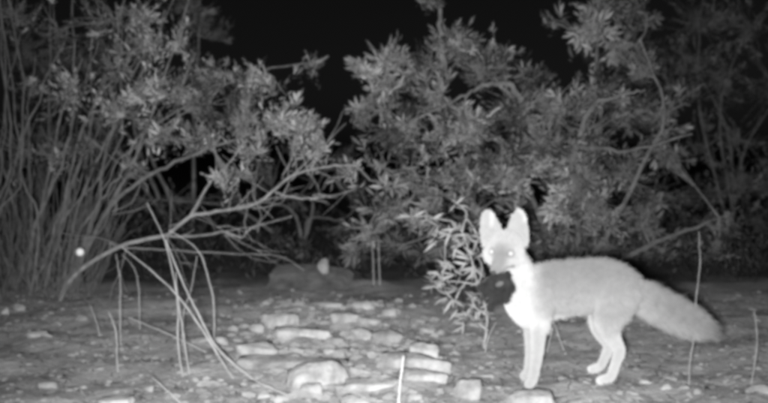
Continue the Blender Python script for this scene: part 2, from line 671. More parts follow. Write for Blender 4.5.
def stem_part(rt, pts, r0, r1, name='branch', mat='bark', sides=7, per=6, amp=0.004):
    path = wobble(spline(pts, per), amp)
    v, f = tube(path, np.linspace(r0, r1, len(path)), sides)
    mb = MB()
    mb.add(v - np.array(rt.location), f)
    link(name, mb.mesh(name, M[mat]), rt)
    return path


# ------------------------------------------------------------------ big leafy shrub in the middle
rng = np.random.default_rng(21)
base = np.array([(560 - 384) / F * 5.35, 5.35, 0.0])
big = root('shrub', base, 'tall spreading shrub with narrow star-like leaves behind the fox', 'shrub')
hubs = []
mains = [
    [(560, 285, 5.35), (545, 230, 5.2), (505, 150, 5.0), (450, 105, 4.8), (400, 70, 4.7)],
    [(560, 285, 5.35), (520, 235, 5.2), (460, 200, 4.9), (400, 185, 4.7), (370, 180, 4.6)],
    [(563, 285, 5.35), (560, 220, 5.3), (540, 130, 5.1), (500, 85, 4.9), (470, 40, 4.8)],
    [(566, 285, 5.35), (590, 220, 5.3), (600, 140, 5.2), (595, 70, 5.1), (600, 0, 5.1)],
    [(570, 285, 5.35), (610, 230, 5.2), (640, 170, 5.1), (665, 110, 5.1), (640, 40, 5.1)],
    [(556, 285, 5.35), (500, 250, 5.1), (440, 225, 4.8), (395, 215, 4.6), (365, 240, 4.6)],
    [(572, 285, 5.35), (580, 190, 5.0), (575, 150, 4.75), (630, 150, 4.7), (692, 134, 4.75)],
    [(565, 285, 5.35), (570, 180, 4.9), (590, 110, 4.7), (620, 96, 4.65), (645, 90, 4.7)],
    [(540, 160, 5.0), (520, 95, 4.7), (495, 84, 4.6), (470, 92, 4.55), (440, 108, 4.5)],
    [(445, 75, 4.75), (441, 40, 4.75), (440, 10, 4.75), (438, -12, 4.75)],
    [(570, 285, 5.35), (640, 250, 5.3), (690, 230, 5.2), (725, 215, 5.2)],
]
for m in mains:
    pts = [P(*q) for q in m]
    if m[0][1] == 285:
        pts[0][2] = -0.03
    path = stem_part(big, pts, 0.015, 0.004)
    hubs += list(path)
clumps = [  # photo column, row, distance, half width, half height (px), half depth (m), clusters
    (368, 72, 4.6, 16, 16, .12, 11), (362, 108, 4.6, 14, 24, .12, 14), (392, 58, 4.7, 20, 14, .15, 14),
    (385, 95, 4.7, 22, 22, .15, 14), (420, 68, 4.75, 26, 20, .2, 22), (455, 42, 4.8, 28, 22, .2, 24), (438, 98, 4.7, 34, 26, .2, 30),
    (480, 66, 4.8, 26, 24, .2, 24), (500, 52, 5.0, 18, 18, .2, 10), (470, 125, 4.6, 38, 28, .22, 36), (400, 130, 4.6, 32, 28, .2, 30),
    (380, 165, 4.6, 26, 26, .2, 24), (420, 172, 4.7, 38, 30, .25, 34), (465, 180, 4.7, 36, 30, .25, 36), (512, 112, 4.8, 30, 28, .25, 30),
    (530, 78, 5.2, 22, 18, .2, 10), (540, 150, 4.8, 38, 32, .25, 40), (502, 168, 4.7, 34, 32, .25, 36), (560, 108, 4.9, 32, 26, .25, 28),
    (592, 128, 4.8, 32, 26, .25, 30), (600, 92, 5.0, 30, 20, .25, 22), (625, 110, 4.9, 30, 26, .25, 28), (640, 70, 5.1, 26, 24, .25, 22),
    (620, 40, 5.2, 26, 24, .25, 22), (590, 30, 5.2, 20, 14, .2, 12), (605, 5, 5.2, 26, 18, .25, 18), (555, 22, 5.2, 20, 12, .2, 9), (648, 12, 5.3, 22, 18, .25, 14),
    (655, 120, 5.0, 26, 24, .25, 22), (676, 100, 5.2, 20, 20, .25, 12), (582, 178, 4.8, 34, 30, .25, 34), (622, 170, 4.9, 34, 28, .25, 30),
    (600, 215, 4.9, 32, 24, .25, 30), (560, 205, 4.8, 32, 24, .25, 28), (545, 232, 5.0, 30, 18, .2, 20), (640, 205, 5.0, 28, 24, .25, 24),
    (390, 208, 4.6, 22, 20, .2, 18), (368, 232, 4.6, 16, 14, .15, 9), (440, 205, 4.7, 26, 16, .2, 18), (665, 150, 5.1, 24, 26, .25, 16),
    (652, 228, 5.0, 26, 18, .2, 16), (705, 222, 5.1, 18, 14, .15, 10), (728, 226, 5.1, 16, 14, .15, 9), (480, 215, 4.9, 26, 18, .2, 16),
    (515, 200, 4.9, 30, 22, .2, 22), (420, 218, 4.5, 24, 5, .08, 8), (440, 140, 4.6, 30, 20, .2, 22), (350, 172, 4.55, 12, 8, .08, 5), (395, 245, 5.0, 22, 16, .2, 12), (430, 250, 5.2, 24, 14, .2, 12), (355, 250, 5.0, 16, 10, .15, 7), (560, 248, 5.2, 34, 12, .2, 18), (610, 245, 5.3, 34, 14, .2, 20), (660, 250, 5.4, 34, 12, .2, 18), (500, 240, 5.2, 28, 16, .2, 14), (715, 245, 5.4, 24, 12, .2, 10), (428, 2, 4.75, 12, 7, .06, 4), (440, -8, 4.75, 12, 8, .08, 5),
]
clumps = [(a, b, c + 0.6 * float(smooth(575, 660, a)), d, e, f, g) for a, b, c, d, e, f, g in clumps]
shrub(big, base, clumps, LANCE, LANCE_ME, rng, 300, 2.7, hubs=hubs, bright=0.16)

# ------------------------------------------------------------------ many-stemmed shrub on the left
rng = np.random.default_rng(31)
base = np.array([(40 - 384) / F * 5.1, 5.1, 0.0])
left = root('shrub', base, 'many-stemmed upright shrub fanning out at the left edge', 'shrub')
hubs = []
fan = []
for k in range(34):
    t = (k + 0.5) / 34
    bx_ = -35 + 105 * t + rng.normal(0, 6)
    D0 = 4.75 + 0.75 * rng.random()
    lean = (t - 0.38) * 170 + rng.normal(0, 48)
    top = rng.uniform(-60, 60) + (45 * max(0, t - 0.6))
    fan.append([(bx_, 290, D0), (bx_ + lean * 0.18 + rng.normal(0, 9), 225, D0 - .02 + rng.normal(0, .08)), (bx_ + lean * 0.5 + rng.normal(0, 14), 135 + rng.normal(0, 15), D0 - .06 + rng.normal(0, .05)), (bx_ + lean * 1.0, top, D0 - .1 + rng.normal(0, .1))])
fan += [
    [(62, 290, 5.0), (85, 225, 4.9), (118, 178, 4.75), (160, 130, 4.65), (225, 85, 4.6)],
    [(66, 290, 5.0), (92, 215, 4.85), (128, 150, 4.7), (180, 110, 4.6), (250, 75, 4.6), (318, 62, 4.6)],
    [(58, 290, 5.0), (80, 205, 4.9), (112, 130, 4.8), (150, 60, 4.75), (165, 10, 4.7)],
    [(70, 290, 5.0), (105, 215, 4.8), (150, 175, 4.6), (205, 150, 4.5), (270, 130, 4.5), (318, 128, 4.5)],
]
for m in fan:
    pts = [P(*q) for q in m]
    pts[0][2] = -0.03
    path = stem_part(left, pts, rng.uniform(0.004, 0.012), 0.0025, name='stem', amp=0.006)
    hubs += list(path[len(path) // 3:])
clumps = [
    (15, 15, 5.0, 30, 26, .25, 18), (55, 28, 5.0, 30, 26, .25, 20), (100, 18, 4.9, 30, 24, .25, 22), (140, 14, 4.9, 24, 22, .2, 16), (150, 46, 4.75, 28, 20, .2, 22),
    (120, 60, 4.8, 30, 24, .2, 24), (28, 80, 5.1, 30, 34, .25, 18), (70, 88, 5.0, 32, 30, .25, 20), (112, 105, 4.8, 30, 26, .2, 24), (150, 90, 4.7, 28, 24, .2, 24),
    (182, 88, 4.65, 30, 26, .2, 28), (206, 102, 4.6, 30, 26, .2, 30), (222, 72, 4.65, 26, 22, .2, 24), (250, 82, 4.6, 26, 24, .2, 24), (272, 78, 4.6, 20, 20, .15, 16),
    (294, 70, 4.6, 13, 12, .1, 9), (312, 64, 4.6, 10, 8, .08, 6), (242, 116, 4.55, 30, 22, .2, 26), (280, 118, 4.55, 26, 20, .2, 22), (302, 128, 4.5, 18, 16, .15, 14),
    (316, 146, 4.5, 13, 13, .1, 9), (200, 138, 4.55, 30, 22, .2, 24), (160, 138, 4.65, 30, 22, .2, 22), (250, 150, 4.5, 28, 16, .15, 16), (132, 165, 4.75, 20, 12, .15, 9),
    (226, 176, 4.5, 24, 12, .12, 11), (20, 150, 5.1, 28, 40, .2, 14), (60, 155, 5.0, 28, 30, .2, 12), (92, 145, 4.9, 24, 20, .2, 12), (180, 40, 4.8, 22, 20, .2, 8), (290, 155, 4.5, 18, 10, .1, 7),
]
shrub(left, base, clumps, SMALL, SMALL_ME, rng, 300, 2.5, hubs=hubs, up=0.6, bright=0.16, holes=-0.06)
stalks = MB()
for k in range(170):                                   # thin dry shoots round its foot
    px = rng.uniform(-30, 95)
    D0 = rng.uniform(4.7, 5.6)
    hgt = rng.uniform(0.25, 0.95)
    b0 = np.array([(px - 384) / F * D0, D0, -0.01])
    tip = b0 + np.array([rng.normal(0, .16) + (px - 30) / 500, rng.normal(0, .12), hgt])
    path = wobble(spline([b0, (b0 + tip) / 2 + rng.normal(0, .02, 3), tip], 4), 0.004, rng)
    stalks.tube(path, np.linspace(.003, .0012, len(path)), 4)
link('shoots', localise(stalks.mesh('shoots', M['bark']), base), left, kind='stuff')


# ------------------------------------------------------------------ dim shrubs farther back
def far_shrub(label, basepx, D, clumps, stems, seed, mat='dim_leaf', density=1.5, geos=LANCE, meshes=LANCE_ME, n_obj=120, mats=None):
    rng = np.random.default_rng(seed)
    base = np.array([(basepx - 384) / F * D, D, 0.0])
    rt = root('shrub', base, label, 'shrub', 'dim shrubs in the dark behind')
    hubs = []
    for (tx, ty, dd) in stems:
        tip = P(tx, ty, D + dd)
        mid = (base + tip) / 2 + np.array([rng.normal(0, .1), rng.normal(0, .1), 0.12])
        b0 = base + np.array([rng.normal(0, .06), rng.normal(0, .06), -0.03])
        path = stem_part(rt, [b0, mid, tip], 0.012, 0.004, 'stem')
        hubs += list(path[2:])
    shrub(rt, base, [(a, b, D + c, d, e, f, g) for a, b, c, d, e, f, g in clumps], geos, meshes, rng, n_obj, density, mats=mats or (mat, 'leaf', mat), hubs=hubs, bright=-0.05)


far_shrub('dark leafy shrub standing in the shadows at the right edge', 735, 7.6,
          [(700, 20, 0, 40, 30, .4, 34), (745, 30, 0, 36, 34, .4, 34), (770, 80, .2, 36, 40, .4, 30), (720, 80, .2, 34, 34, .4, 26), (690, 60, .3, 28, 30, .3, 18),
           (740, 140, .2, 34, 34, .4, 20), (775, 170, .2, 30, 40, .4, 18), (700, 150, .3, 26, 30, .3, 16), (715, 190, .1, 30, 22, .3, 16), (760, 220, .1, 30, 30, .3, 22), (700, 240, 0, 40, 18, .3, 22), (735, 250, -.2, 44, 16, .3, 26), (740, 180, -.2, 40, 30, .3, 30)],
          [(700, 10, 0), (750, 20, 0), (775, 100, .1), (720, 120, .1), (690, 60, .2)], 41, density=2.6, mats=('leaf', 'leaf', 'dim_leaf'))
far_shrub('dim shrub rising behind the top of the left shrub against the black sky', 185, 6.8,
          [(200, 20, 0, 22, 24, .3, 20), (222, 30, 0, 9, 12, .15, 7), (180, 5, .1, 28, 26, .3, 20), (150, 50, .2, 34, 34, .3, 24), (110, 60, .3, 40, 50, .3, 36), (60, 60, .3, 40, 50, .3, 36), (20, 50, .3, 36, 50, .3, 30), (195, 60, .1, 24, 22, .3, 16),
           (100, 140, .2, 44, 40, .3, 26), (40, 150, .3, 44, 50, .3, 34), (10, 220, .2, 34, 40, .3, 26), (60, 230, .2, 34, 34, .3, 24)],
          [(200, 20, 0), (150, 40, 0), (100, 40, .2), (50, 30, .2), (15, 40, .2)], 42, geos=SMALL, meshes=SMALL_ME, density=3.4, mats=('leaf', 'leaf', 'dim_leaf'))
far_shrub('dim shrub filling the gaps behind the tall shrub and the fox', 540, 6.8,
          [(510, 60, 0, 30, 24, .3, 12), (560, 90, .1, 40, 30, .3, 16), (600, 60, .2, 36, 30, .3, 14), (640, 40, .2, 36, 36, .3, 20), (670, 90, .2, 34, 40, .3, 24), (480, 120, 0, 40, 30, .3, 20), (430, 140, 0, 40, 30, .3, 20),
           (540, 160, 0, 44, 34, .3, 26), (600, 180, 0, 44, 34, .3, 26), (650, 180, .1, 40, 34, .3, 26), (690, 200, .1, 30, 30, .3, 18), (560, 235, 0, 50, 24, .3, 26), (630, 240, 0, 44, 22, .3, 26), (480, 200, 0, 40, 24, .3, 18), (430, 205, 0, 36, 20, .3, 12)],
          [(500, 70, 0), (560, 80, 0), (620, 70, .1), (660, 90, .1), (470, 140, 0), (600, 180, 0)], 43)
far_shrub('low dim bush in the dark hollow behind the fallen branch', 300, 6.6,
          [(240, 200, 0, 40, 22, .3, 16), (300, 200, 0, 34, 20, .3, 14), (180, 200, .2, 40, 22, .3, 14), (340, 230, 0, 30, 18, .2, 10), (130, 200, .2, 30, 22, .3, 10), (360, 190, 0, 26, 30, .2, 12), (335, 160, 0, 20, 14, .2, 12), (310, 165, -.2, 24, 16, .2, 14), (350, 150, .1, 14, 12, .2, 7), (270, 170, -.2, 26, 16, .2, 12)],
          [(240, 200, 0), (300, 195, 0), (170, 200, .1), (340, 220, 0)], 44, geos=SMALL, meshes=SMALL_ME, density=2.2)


rng = np.random.default_rng(45)
mb = MB()
for k in range(2200):
    D0 = rng.uniform(5.25, 8.0)
    x = rng.uniform(-0.42, 0.42) * D0
    hump = noise.noise(Vector((x * 1.3, D0 * 1.3, 5.0)))
    if hump < -0.15 + 0.5 * max(0.0, 5.7 - D0):
        continue
    z = rng.uniform(0.02, 0.12 + 0.4 * (hump + 0.15))
    v_, f_ = LANCE[int(rng.integers(len(LANCE)))]
    d = np.array([rng.normal(0, .5), rng.normal(0, .5) - .2, 0.8])
    mb.add((v_ * rng.uniform(.7, 1.3)) @ rot_to(d, rng.uniform(0, 6.28)).T + np.array([x, D0, z]), f_)
link('undergrowth', mb.mesh('undergrowth', M['dim_leaf']), kind='stuff', label='low dark undergrowth on the ground beneath the shrubs', cat='undergrowth')

# ------------------------------------------------------------------ leafy sapling just left of the fox, each leaf a part
rng = np.random.default_rng(51)
base = P(484, 346, ground_D(346))
base[2] = 0
sap = root('sapling', base, "leafy sapling with pale star-like leaf whorls beside the fox's head", 'plant')
Ds = 3.62
sap_paths = [
    [(484, 348, 3.66), (487, 315, 3.62), (478, 285, 3.6), (470, 255, 3.6), (462, 232, 3.6), (452, 222, 3.6), (430, 217, 3.6), (402, 216, 3.62)],
    [(478, 285, 3.6), (462, 282, 3.57), (446, 281, 3.55)],
    [(487, 315, 3.62), (476, 308, 3.58), (468, 304, 3.56)],
    [(470, 255, 3.6), (478, 238, 3.6), (470, 222, 3.62)],
    [(478, 285, 3.6), (482, 268, 3.58), (477, 255, 3.56)],
    [(456, 226, 3.6), (446, 240, 3.57), (445, 262, 3.56)],
    [(462, 232, 3.6), (466, 212, 3.65), (452, 200, 3.7)],
]
for i, m in enumerate(sap_paths):
    stem_part(sap, [P(*q) for q in m], 0.0045 if i == 0 else 0.0028, 0.0014, 'stem', 'straw', 6, 5, 0.001)
leaf_meshes = []
for k in range(6):
    lv, lf = leaf_geo(0.056, 0.009, [0.05, 0.15, 0.25, 0.35, 0.1, 0.45][k], 0.3)
    leaf_meshes.append(geo_mesh(lv, lf, M['sapling_leaf'], 'leaf'))
tips = [(436, 282, 3.55, -.6), (446, 284, 3.55, -.5), (458, 290, 3.56, -.5), (462, 306, 3.56, -.3), (470, 316, 3.57, -.3), (478, 300, 3.57, -.3), (466, 262, 3.58, -.2), (476, 254, 3.57, -.1),
        (450, 236, 3.58, -.6), (458, 230, 3.58, -.3), (440, 226, 3.59, -.6), (468, 236, 3.6, 0), (472, 224, 3.62, .3), (456, 204, 3.68, .4), (484, 280, 3.58, .1), (428, 218, 3.6, -.4), (412, 216, 3.6, -.5), (464, 244, 3.56, -.3), (454, 272, 3.56, -.4), (474, 270, 3.56, 0), (466, 322, 3.57, -.3), (478, 322, 3.58, -.1), (452, 298, 3.56, -.5), (440, 274, 3.55, -.6), (448, 262, 3.56, -.5), (482, 310, 3.58, 0), (436, 240, 3.58, -.6)]
for (px, py, D, dx) in tips:
    c = P(px, py, D) - base
    for k in range(11):
        az = rng.uniform(0, 6.28)
        tl = rng.uniform(0.5, 1.5)
        d = np.array([dx * 0.9 + math.cos(az) * math.sin(tl), -0.25 + 0.8 * math.sin(az) * math.sin(tl), 0.1 + 0.6 * math.cos(tl) * rng.choice([-1, 1])])
        o = link('leaf', leaf_meshes[int(rng.integers(6))], sap)
        sc = rng.uniform(0.7, 1.15)
        o.matrix_local = Matrix.Translation(Vector(c + rng.normal(0, .008, 3))) @ Matrix(rot_to(d, rng.uniform(0, 6.28))).to_4x4() @ Matrix.Scale(sc, 4)


# ------------------------------------------------------------------ dead branches, stalks, twigs
def stick(name, label, cat, pts, r0, r1, mat, group=None, sides=7, per=6, amp=0.0006):
    w = [P(*q) for q in pts]
    path = wobble(spline(w, per), amp)
    mb = MB()
    mb.tube(path, np.linspace(r0, r1, len(path)), sides)
    loc = Vector(path[0])
    o = link(name, localise(mb.mesh(name, M[mat]), loc), None, label, cat, group)
    o.location = loc
    return o


b0 = P(60, 300, 4.78)
br = root('fallen_branch', b0, 'long forked leafless branch reaching across the dark hollow', 'branch')
stem_part(br, [P(*q) for q in [(60, 302, 4.78), (71, 279, 4.72), (118, 247, 4.5), (167, 234, 4.4), (190, 216, 4.35), (216, 212, 4.33), (257, 203, 4.32), (292, 176, 4.32), (328, 167, 4.33), (361, 164, 4.35)]], .0095, .0035, 'limb', 'dead_wood', 8, 5, .002)
for pts, r in [
    ([(190, 216, 4.35), (207, 187, 4.33), (214, 178, 4.33), (232, 160, 4.33), (240, 148, 4.35)], .007),
    ([(275, 192, 4.32), (290, 197, 4.33), (312, 198, 4.34), (335, 195, 4.34), (356, 189, 4.36)], .006),
    ([(165, 236, 4.4), (200, 236, 4.42), (225, 232, 4.43), (241, 238, 4.43), (252, 227, 4.43), (272, 222, 4.44), (292, 216, 4.45)], .007),
    ([(127, 248, 4.5), (170, 250, 4.55), (230, 254, 4.6), (279, 256, 4.6), (304, 270, 4.6)], .005),
    ([(292, 176, 4.32), (304, 164, 4.33), (319, 149, 4.35)], .0045),
    ([(214, 178, 4.33), (222, 188, 4.3), (226, 198, 4.28)], .003),
    ([(118, 247, 4.5), (110, 243, 4.48), (112, 250, 4.47)], .004),
]:
    stem_part(br, [P(*q) for q in pts], r * .75, r * .3, 'side_branch', 'dead_wood', 6, 5, .0015)

rng = np.random.default_rng(71)
mb = MB()
anchor = [(130, 245, 4.47), (167, 234, 4.4), (200, 214, 4.35), (232, 210, 4.33), (257, 203, 4.32), (275, 190, 4.32), (292, 176, 4.32), (310, 172, 4.33), (335, 166, 4.33), (214, 178, 4.33), (225, 232, 4.43), (252, 227, 4.43), (230, 254, 4.6), (312, 198, 4.34), (150, 190, 4.6), (110, 215, 4.7), (120, 170, 4.7)]
for k in range(48):
    a0 = P(*anchor[int(rng.integers(len(anchor)))]) + rng.normal(0, .015, 3)
    Lt = rng.uniform(.08, .34)
    ang = rng.normal(0.5, 0.9)
    d0 = np.array([math.cos(ang), rng.normal(.1, .35), math.sin(ang)])
    pts = [a0]
    for q in range(4):
        d0 = d0 + rng.normal(0, .35, 3)
        d0 /= np.linalg.norm(d0)
        pts.append(pts[-1] + d0 * Lt / 4)
    r_ = rng.uniform(.0012, .0026)
    mb.tube(pts, np.linspace(r_, r_ * .4, 5), 4)
    if rng.random() < .6:
        d1 = d0 + rng.normal(0, .6, 3)
        mb.tube([pts[2], pts[2] + d1 * Lt * .2, pts[2] + d1 * Lt * .35 + rng.normal(0, .01, 3)], [r_ * .7, r_ * .5, r_ * .3], 4)
link('twigs', localise(mb.mesh('twigs', M['dead_wood']), b0), br, kind='stuff')

G = 'dry stalks standing in front of the left shrub'
for pts, r, lab in [
    ([(183, 378, 3.19), (178, 342, 3.22), (178, 307, 3.25), (172, 269, 3.28), (163, 236, 3.3), (147, 203, 3.32)], .0042, 'tall dry stalk leaning left, its tip highest of the bundle'),
    ([(235, 382, 3.15), (214, 348, 3.2), (197, 322, 3.24), (176, 294, 3.28), (154, 273, 3.32), (122, 247, 3.36)], .0050, 'long dry stalk slanting from the pile up to the forked branch'),
    ([(262, 386, 3.1), (219, 350, 3.2), (197, 311, 3.24), (182, 281, 3.27), (166, 240, 3.3)], .0060, 'thick pale dry stalk leaning left through the middle of the bundle'),
    ([(206, 352, 3.55), (171, 335, 3.58), (129, 318, 3.6)], .0045, 'dry stalk lying nearly flat across the foot of the bundle'),
    ([(214, 345, 3.7), (214, 307, 3.68), (208, 277, 3.66), (197, 249, 3.66), (169, 230, 3.68)], .0045, 'arched dry stalk bending over at the right of the bundle'),
    ([(182, 345, 3.7), (184, 311, 3.68), (191, 290, 3.67), (197, 256, 3.66)], .0036, 'thin dry stalk leaning right to meet the arched one'),
    ([(121, 345, 3.7), (120, 316, 3.7), (120, 281, 3.7), (116, 254, 3.7)], .0042, 'upright dry stalk hanging under the left end of the forked branch'),
    ([(118, 372, 3.27), (116, 333, 3.3), (109, 312, 3.3)], .0042, 'short broken dry stalk standing alone at the left'),
    ([(140, 330, 4.0), (139, 294, 4.0), (135, 270, 4.0), (122, 254, 4.0)], .0036, 'dim curved stalk left of the bundle'),
    ([(100, 336, 3.85), (96, 320, 3.85), (90, 305, 3.85)], .0042, 'dim short stalk bending left near the left shrub'),
    ([(186, 408, 2.83), (168, 391, 2.9), (152, 377, 2.95)], .0042, 'pale twig slanting into the picture at bottom left'),
    ([(310, 404, 2.87), (285, 394, 2.95), (255, 380, 3.05), (228, 362, 3.2)], .0042, 'long pale twig lying in front of the stone pile'),
    ([(190, 378, 3.22), (183, 330, 3.26), (177, 290, 3.29), (176, 272, 3.3)], .0040, 'straight dry stalk in the core of the bundle'),
    ([(689, 388, 3.06), (690, 362, 3.07), (694, 335, 3.08), (696, 300, 3.08), (700, 262, 3.09), (699, 232, 3.1)], .0028, "thin tall stalk standing in front of the fox's tail"),
    ([(751, 392, 3.02), (752, 380, 3.02), (757, 345, 3.03), (756, 325, 3.03), (754, 311, 3.03)], .0034, 'crooked bare stalk at the right edge of the picture'),
    ([(485, 352, 3.6), (489, 336, 3.55), (496, 322, 3.5)], .0034, "short dry blade slanting beside the fox's chest"),
    ([(547, 352, 3.5), (551, 336, 3.5), (554, 322, 3.5)], .003, "left one of two dry blades behind the fox's front leg"),
    ([(564, 350, 3.55), (558, 334, 3.53), (554, 322, 3.5)], .003, "right one of two dry blades behind the fox's front leg"),
    ([(380, 285, 4.9), (379, 260, 4.9), (378, 232, 4.85)], .0045, 'right one of two thin stems hanging in the dark under the tall shrub'),
    ([(374, 285, 4.9), (373, 258, 4.9), (371, 232, 4.85)], .0045, 'left one of two thin stems hanging in the dark under the tall shrub'),
]:
    stick('dry_stalk', lab, 'stalk', pts, r * .7, r * .25, 'straw', G)
# split bark shreds on the thick stalk bundle
stick('upright_stick', 'bright white upright stick in front of the stone pile', 'stick', [(398, 412, 2.84), (400, 385, 2.85), (403.5, 356, 2.86)], .0038, .0026, 'pale_stick')

# litter of fallen leaves and twig bits
mb = MB()
for k in range(1300):
    D = 2.8 + 2.4 * random.random() ** 1.2
    x = random.uniform(-0.42, 0.42) * D
    lv, lf = leaf_geo(random.uniform(.02, .05), random.uniform(.004, .009), random.uniform(-.2, .3))
    a = random.uniform(0, 6.28)
    d = (math.cos(a), math.sin(a), random.uniform(-.05, .25))
    mb.add(lv @ rot_to(d, random.uniform(-.6, .6)).T + np.array([x, D, gz(x, D) + 0.006]), lf)
for k in range(520):
    D = 2.8 + 2.4 * random.random()
    x = random.uniform(-0.42, 0.42) * D
    a = random.uniform(0, 3.14)
    L = random.uniform(.02, .09)
    p0 = np.array([x, D, gz(x, D) + .006])
    x2, y2 = x + math.cos(a) * L, D + math.sin(a) * L
    p1 = np.array([x2, y2, gz(x2, y2) + .008])
    mb.tube([p0, (p0 + p1) / 2 + RNG.normal(0, .003, 3), p1], [.0022, .002, .0012], 4)
link('leaf_litter', mb.mesh('leaf_litter', M['litter']), kind='stuff', label='fallen narrow leaves and twig bits on the ground', cat='leaf litter')

# white ball made up to stand for an unidentified bright spot
bm = bmesh.new()
bmesh.ops.create_icosphere(bm, subdivisions=3, radius=0.019)
for q in bm.verts:
    q.co *= 1 + 0.06 * noise.noise(q.co * 40)
me = bpy.data.meshes.new('ball')
bm.to_mesh(me)
bm.free()
me.polygons.foreach_set('use_smooth', [True] * len(me.polygons))
me.materials.append(M['white_ball'])
o = link('ball', me, None, 'small white ball standing in for a bright spot among stems at the foot of the left shrub', 'ball')
o.location = P(80, 252, 4.5)


# ------------------------------------------------------------------ the fox
DF = 3.1


def loft(mb, pts, sides=20):
    """pts: (px, py, depth offset, radius px, depth radius / radius); rounded ends"""
    c = [P(a, b, DF + d) for a, b, d, r, s in pts]
    r = [q[3] * DF / F for q in pts]
    s = [q[4] for q in pts]
    n = len(pts)
    tt = np.linspace(0, n - 1, (n - 1) * 5 + 1)
    arr = np.column_stack([np.array(c), r, s])
    sp = spline(list(arr), 5)
    path, rad, sq = sp[:, :3], np.maximum(sp[:, 3], .003), sp[:, 4]
    a = path[0] - path[1]
    a /= np.linalg.norm(a)
    b = path[-1] - path[-2]
    b /= np.linalg.norm(b)
    pre = [path[0] + a * rad[0] * k for k in (0.95, 0.8, 0.5)]
    post = [path[-1] + b * rad[-1] * k for k in (0.5, 0.8, 0.95)]
    path = np.vstack([pre, path, post])
    k3 = [0.31, 0.6, 0.87]
    rad = np.concatenate([rad[0] * np.array(k3), rad, rad[-1] * np.array(k3[::-1])])
    sq = np.concatenate([[sq[0]] * 3, sq, [sq[-1]] * 3])
    mb.tube(path, rad, sides, sq)


def ellipsoid(mb, c, axes, radii):
    bm = bmesh.new()
    bmesh.ops.create_icosphere(bm, subdivisions=3, radius=1)
    v = np.array([q.co[:] for q in bm.verts])
    f = [tuple(q.index for q in fc.verts) for fc in bm.faces]
    bm.free()
    mb.add(c + (v * np.array(radii)) @ np.array(axes), f)


fb = MB()
# trunk
loft(fb, [(534, 295, 0, 24, .70), (548, 291, 0, 28, .70), (565, 288, 0, 27.5, .72), (585, 286, 0, 27, .72), (605, 285, 0, 26, .72), (622, 289, 0, 23, .8), (634, 294, 0, 17, .9)])
# chest and neck
loft(fb, [(508, 256, -.03, 16, 1.0), (516, 272, -.01, 17.5, 1.0), (524, 288, 0, 20, .95), (534, 297, 0, 24, .8)])
loft(fb, [(518, 290, -.01, 13, .9), (520, 302, -.005, 16, .9), (528, 314, 0, 15, .9)])
# tail
loft(fb, [(630, 291, 0, 15, .8), (646, 300, 0, 17, .9), (662, 308, 0, 17.2, .95), (682, 318, 0, 16.6, 1), (698, 325, 0, 13.6, 1), (711, 330, 0, 7.5, 1)])
# near and far front legs
loft(fb, [(540, 300, -.05, 15, .6), (540, 318, -.055, 11, .7), (538, 332, -.05, 8.2, .85), (537, 350, -.045, 7.0, .9), (535, 366, -.045, 5.8, 1), (532.5, 379, -.045, 5.3, 1), (529, 384, -.055, 5.0, 1)])
loft(fb, [(532, 302, .045, 13, .6), (532, 318, .045, 10, .8), (531, 334, .045, 7.2, .9), (531, 350, .045, 6.0, 1), (529.5, 364, .045, 5.3, 1), (527.5, 372, .045, 5.0, 1), (524, 376, .035, 4.6, 1)])
# near hind leg: thigh, knee, hock, foot
loft(fb, [(620, 292, -.035, 22, .6), (613, 309, -.05, 18.5, .6), (608, 322, -.055, 14, .65), (611, 335, -.05, 9.5, .8), (618, 347, -.048, 6.6, .9), (619, 353, -.048, 6.0, .9), (615, 365, -.048, 5.0, .95), (611, 376, -.048, 5.0, 1), (604, 379.5, -.055, 4.8, 1.1), (600, 380.5, -.06, 4.2, 1.1)])
# far hind leg
loft(fb, [(612, 296, .045, 20, .6), (605, 310, .055, 16, .6), (600, 322, .06, 12, .7), (602, 333, .06, 8.5, .8), (608, 343, .06, 6.4, .9), (608, 349, .06, 5.6, .9), (604, 359, .06, 4.8, 1), (600, 366, .06, 4.6, 1), (594, 368.5, .05, 4.4, 1.1), (591, 369, .045, 3.9, 1.1)])
# head
sk = P(506, 248, 3.075)
nose_tip = P(493.5, 268, 2.965)
fw = nose_tip - sk
hl = np.linalg.norm(fw)
fw /= hl
rt_ = np.cross(fw, [0.06, 0, 1.0])
rt_ /= np.linalg.norm(rt_)
up_ = np.cross(rt_, fw)
AX = [rt_, fw, up_]


def H(side, fwd, upw):
    return sk + rt_ * side + fw * fwd + up_ * upw


ellipsoid(fb, H(0, 0, 0.002), AX, (.056, .062, .052))
ellipsoid(fb, H(-.032, .014, -.014), AX, (.029, .038, .030))
ellipsoid(fb, H(.036, .012, -.016), AX, (.034, .040, .034))
ellipsoid(fb, H(.050, -.010, -.024), AX, (.024, .030, .026))
mz = [H(0, .02, -.012), H(0, .055, -.016), H(0, .09, -.017), H(0, .118, -.016), H(0, .130, -.014)]
mv, mf = tube(mz, [.036, .027, .020, .016, .009], 18)
fb.add(mv, mf)
jw = [H(0, .02, -.032), H(0, .06, -.036), H(0, .098, -.034), H(0, .112, -.032)]
mv, mf = tube(jw, [.026, .019, .014, .008], 14)
fb.add(mv, mf)


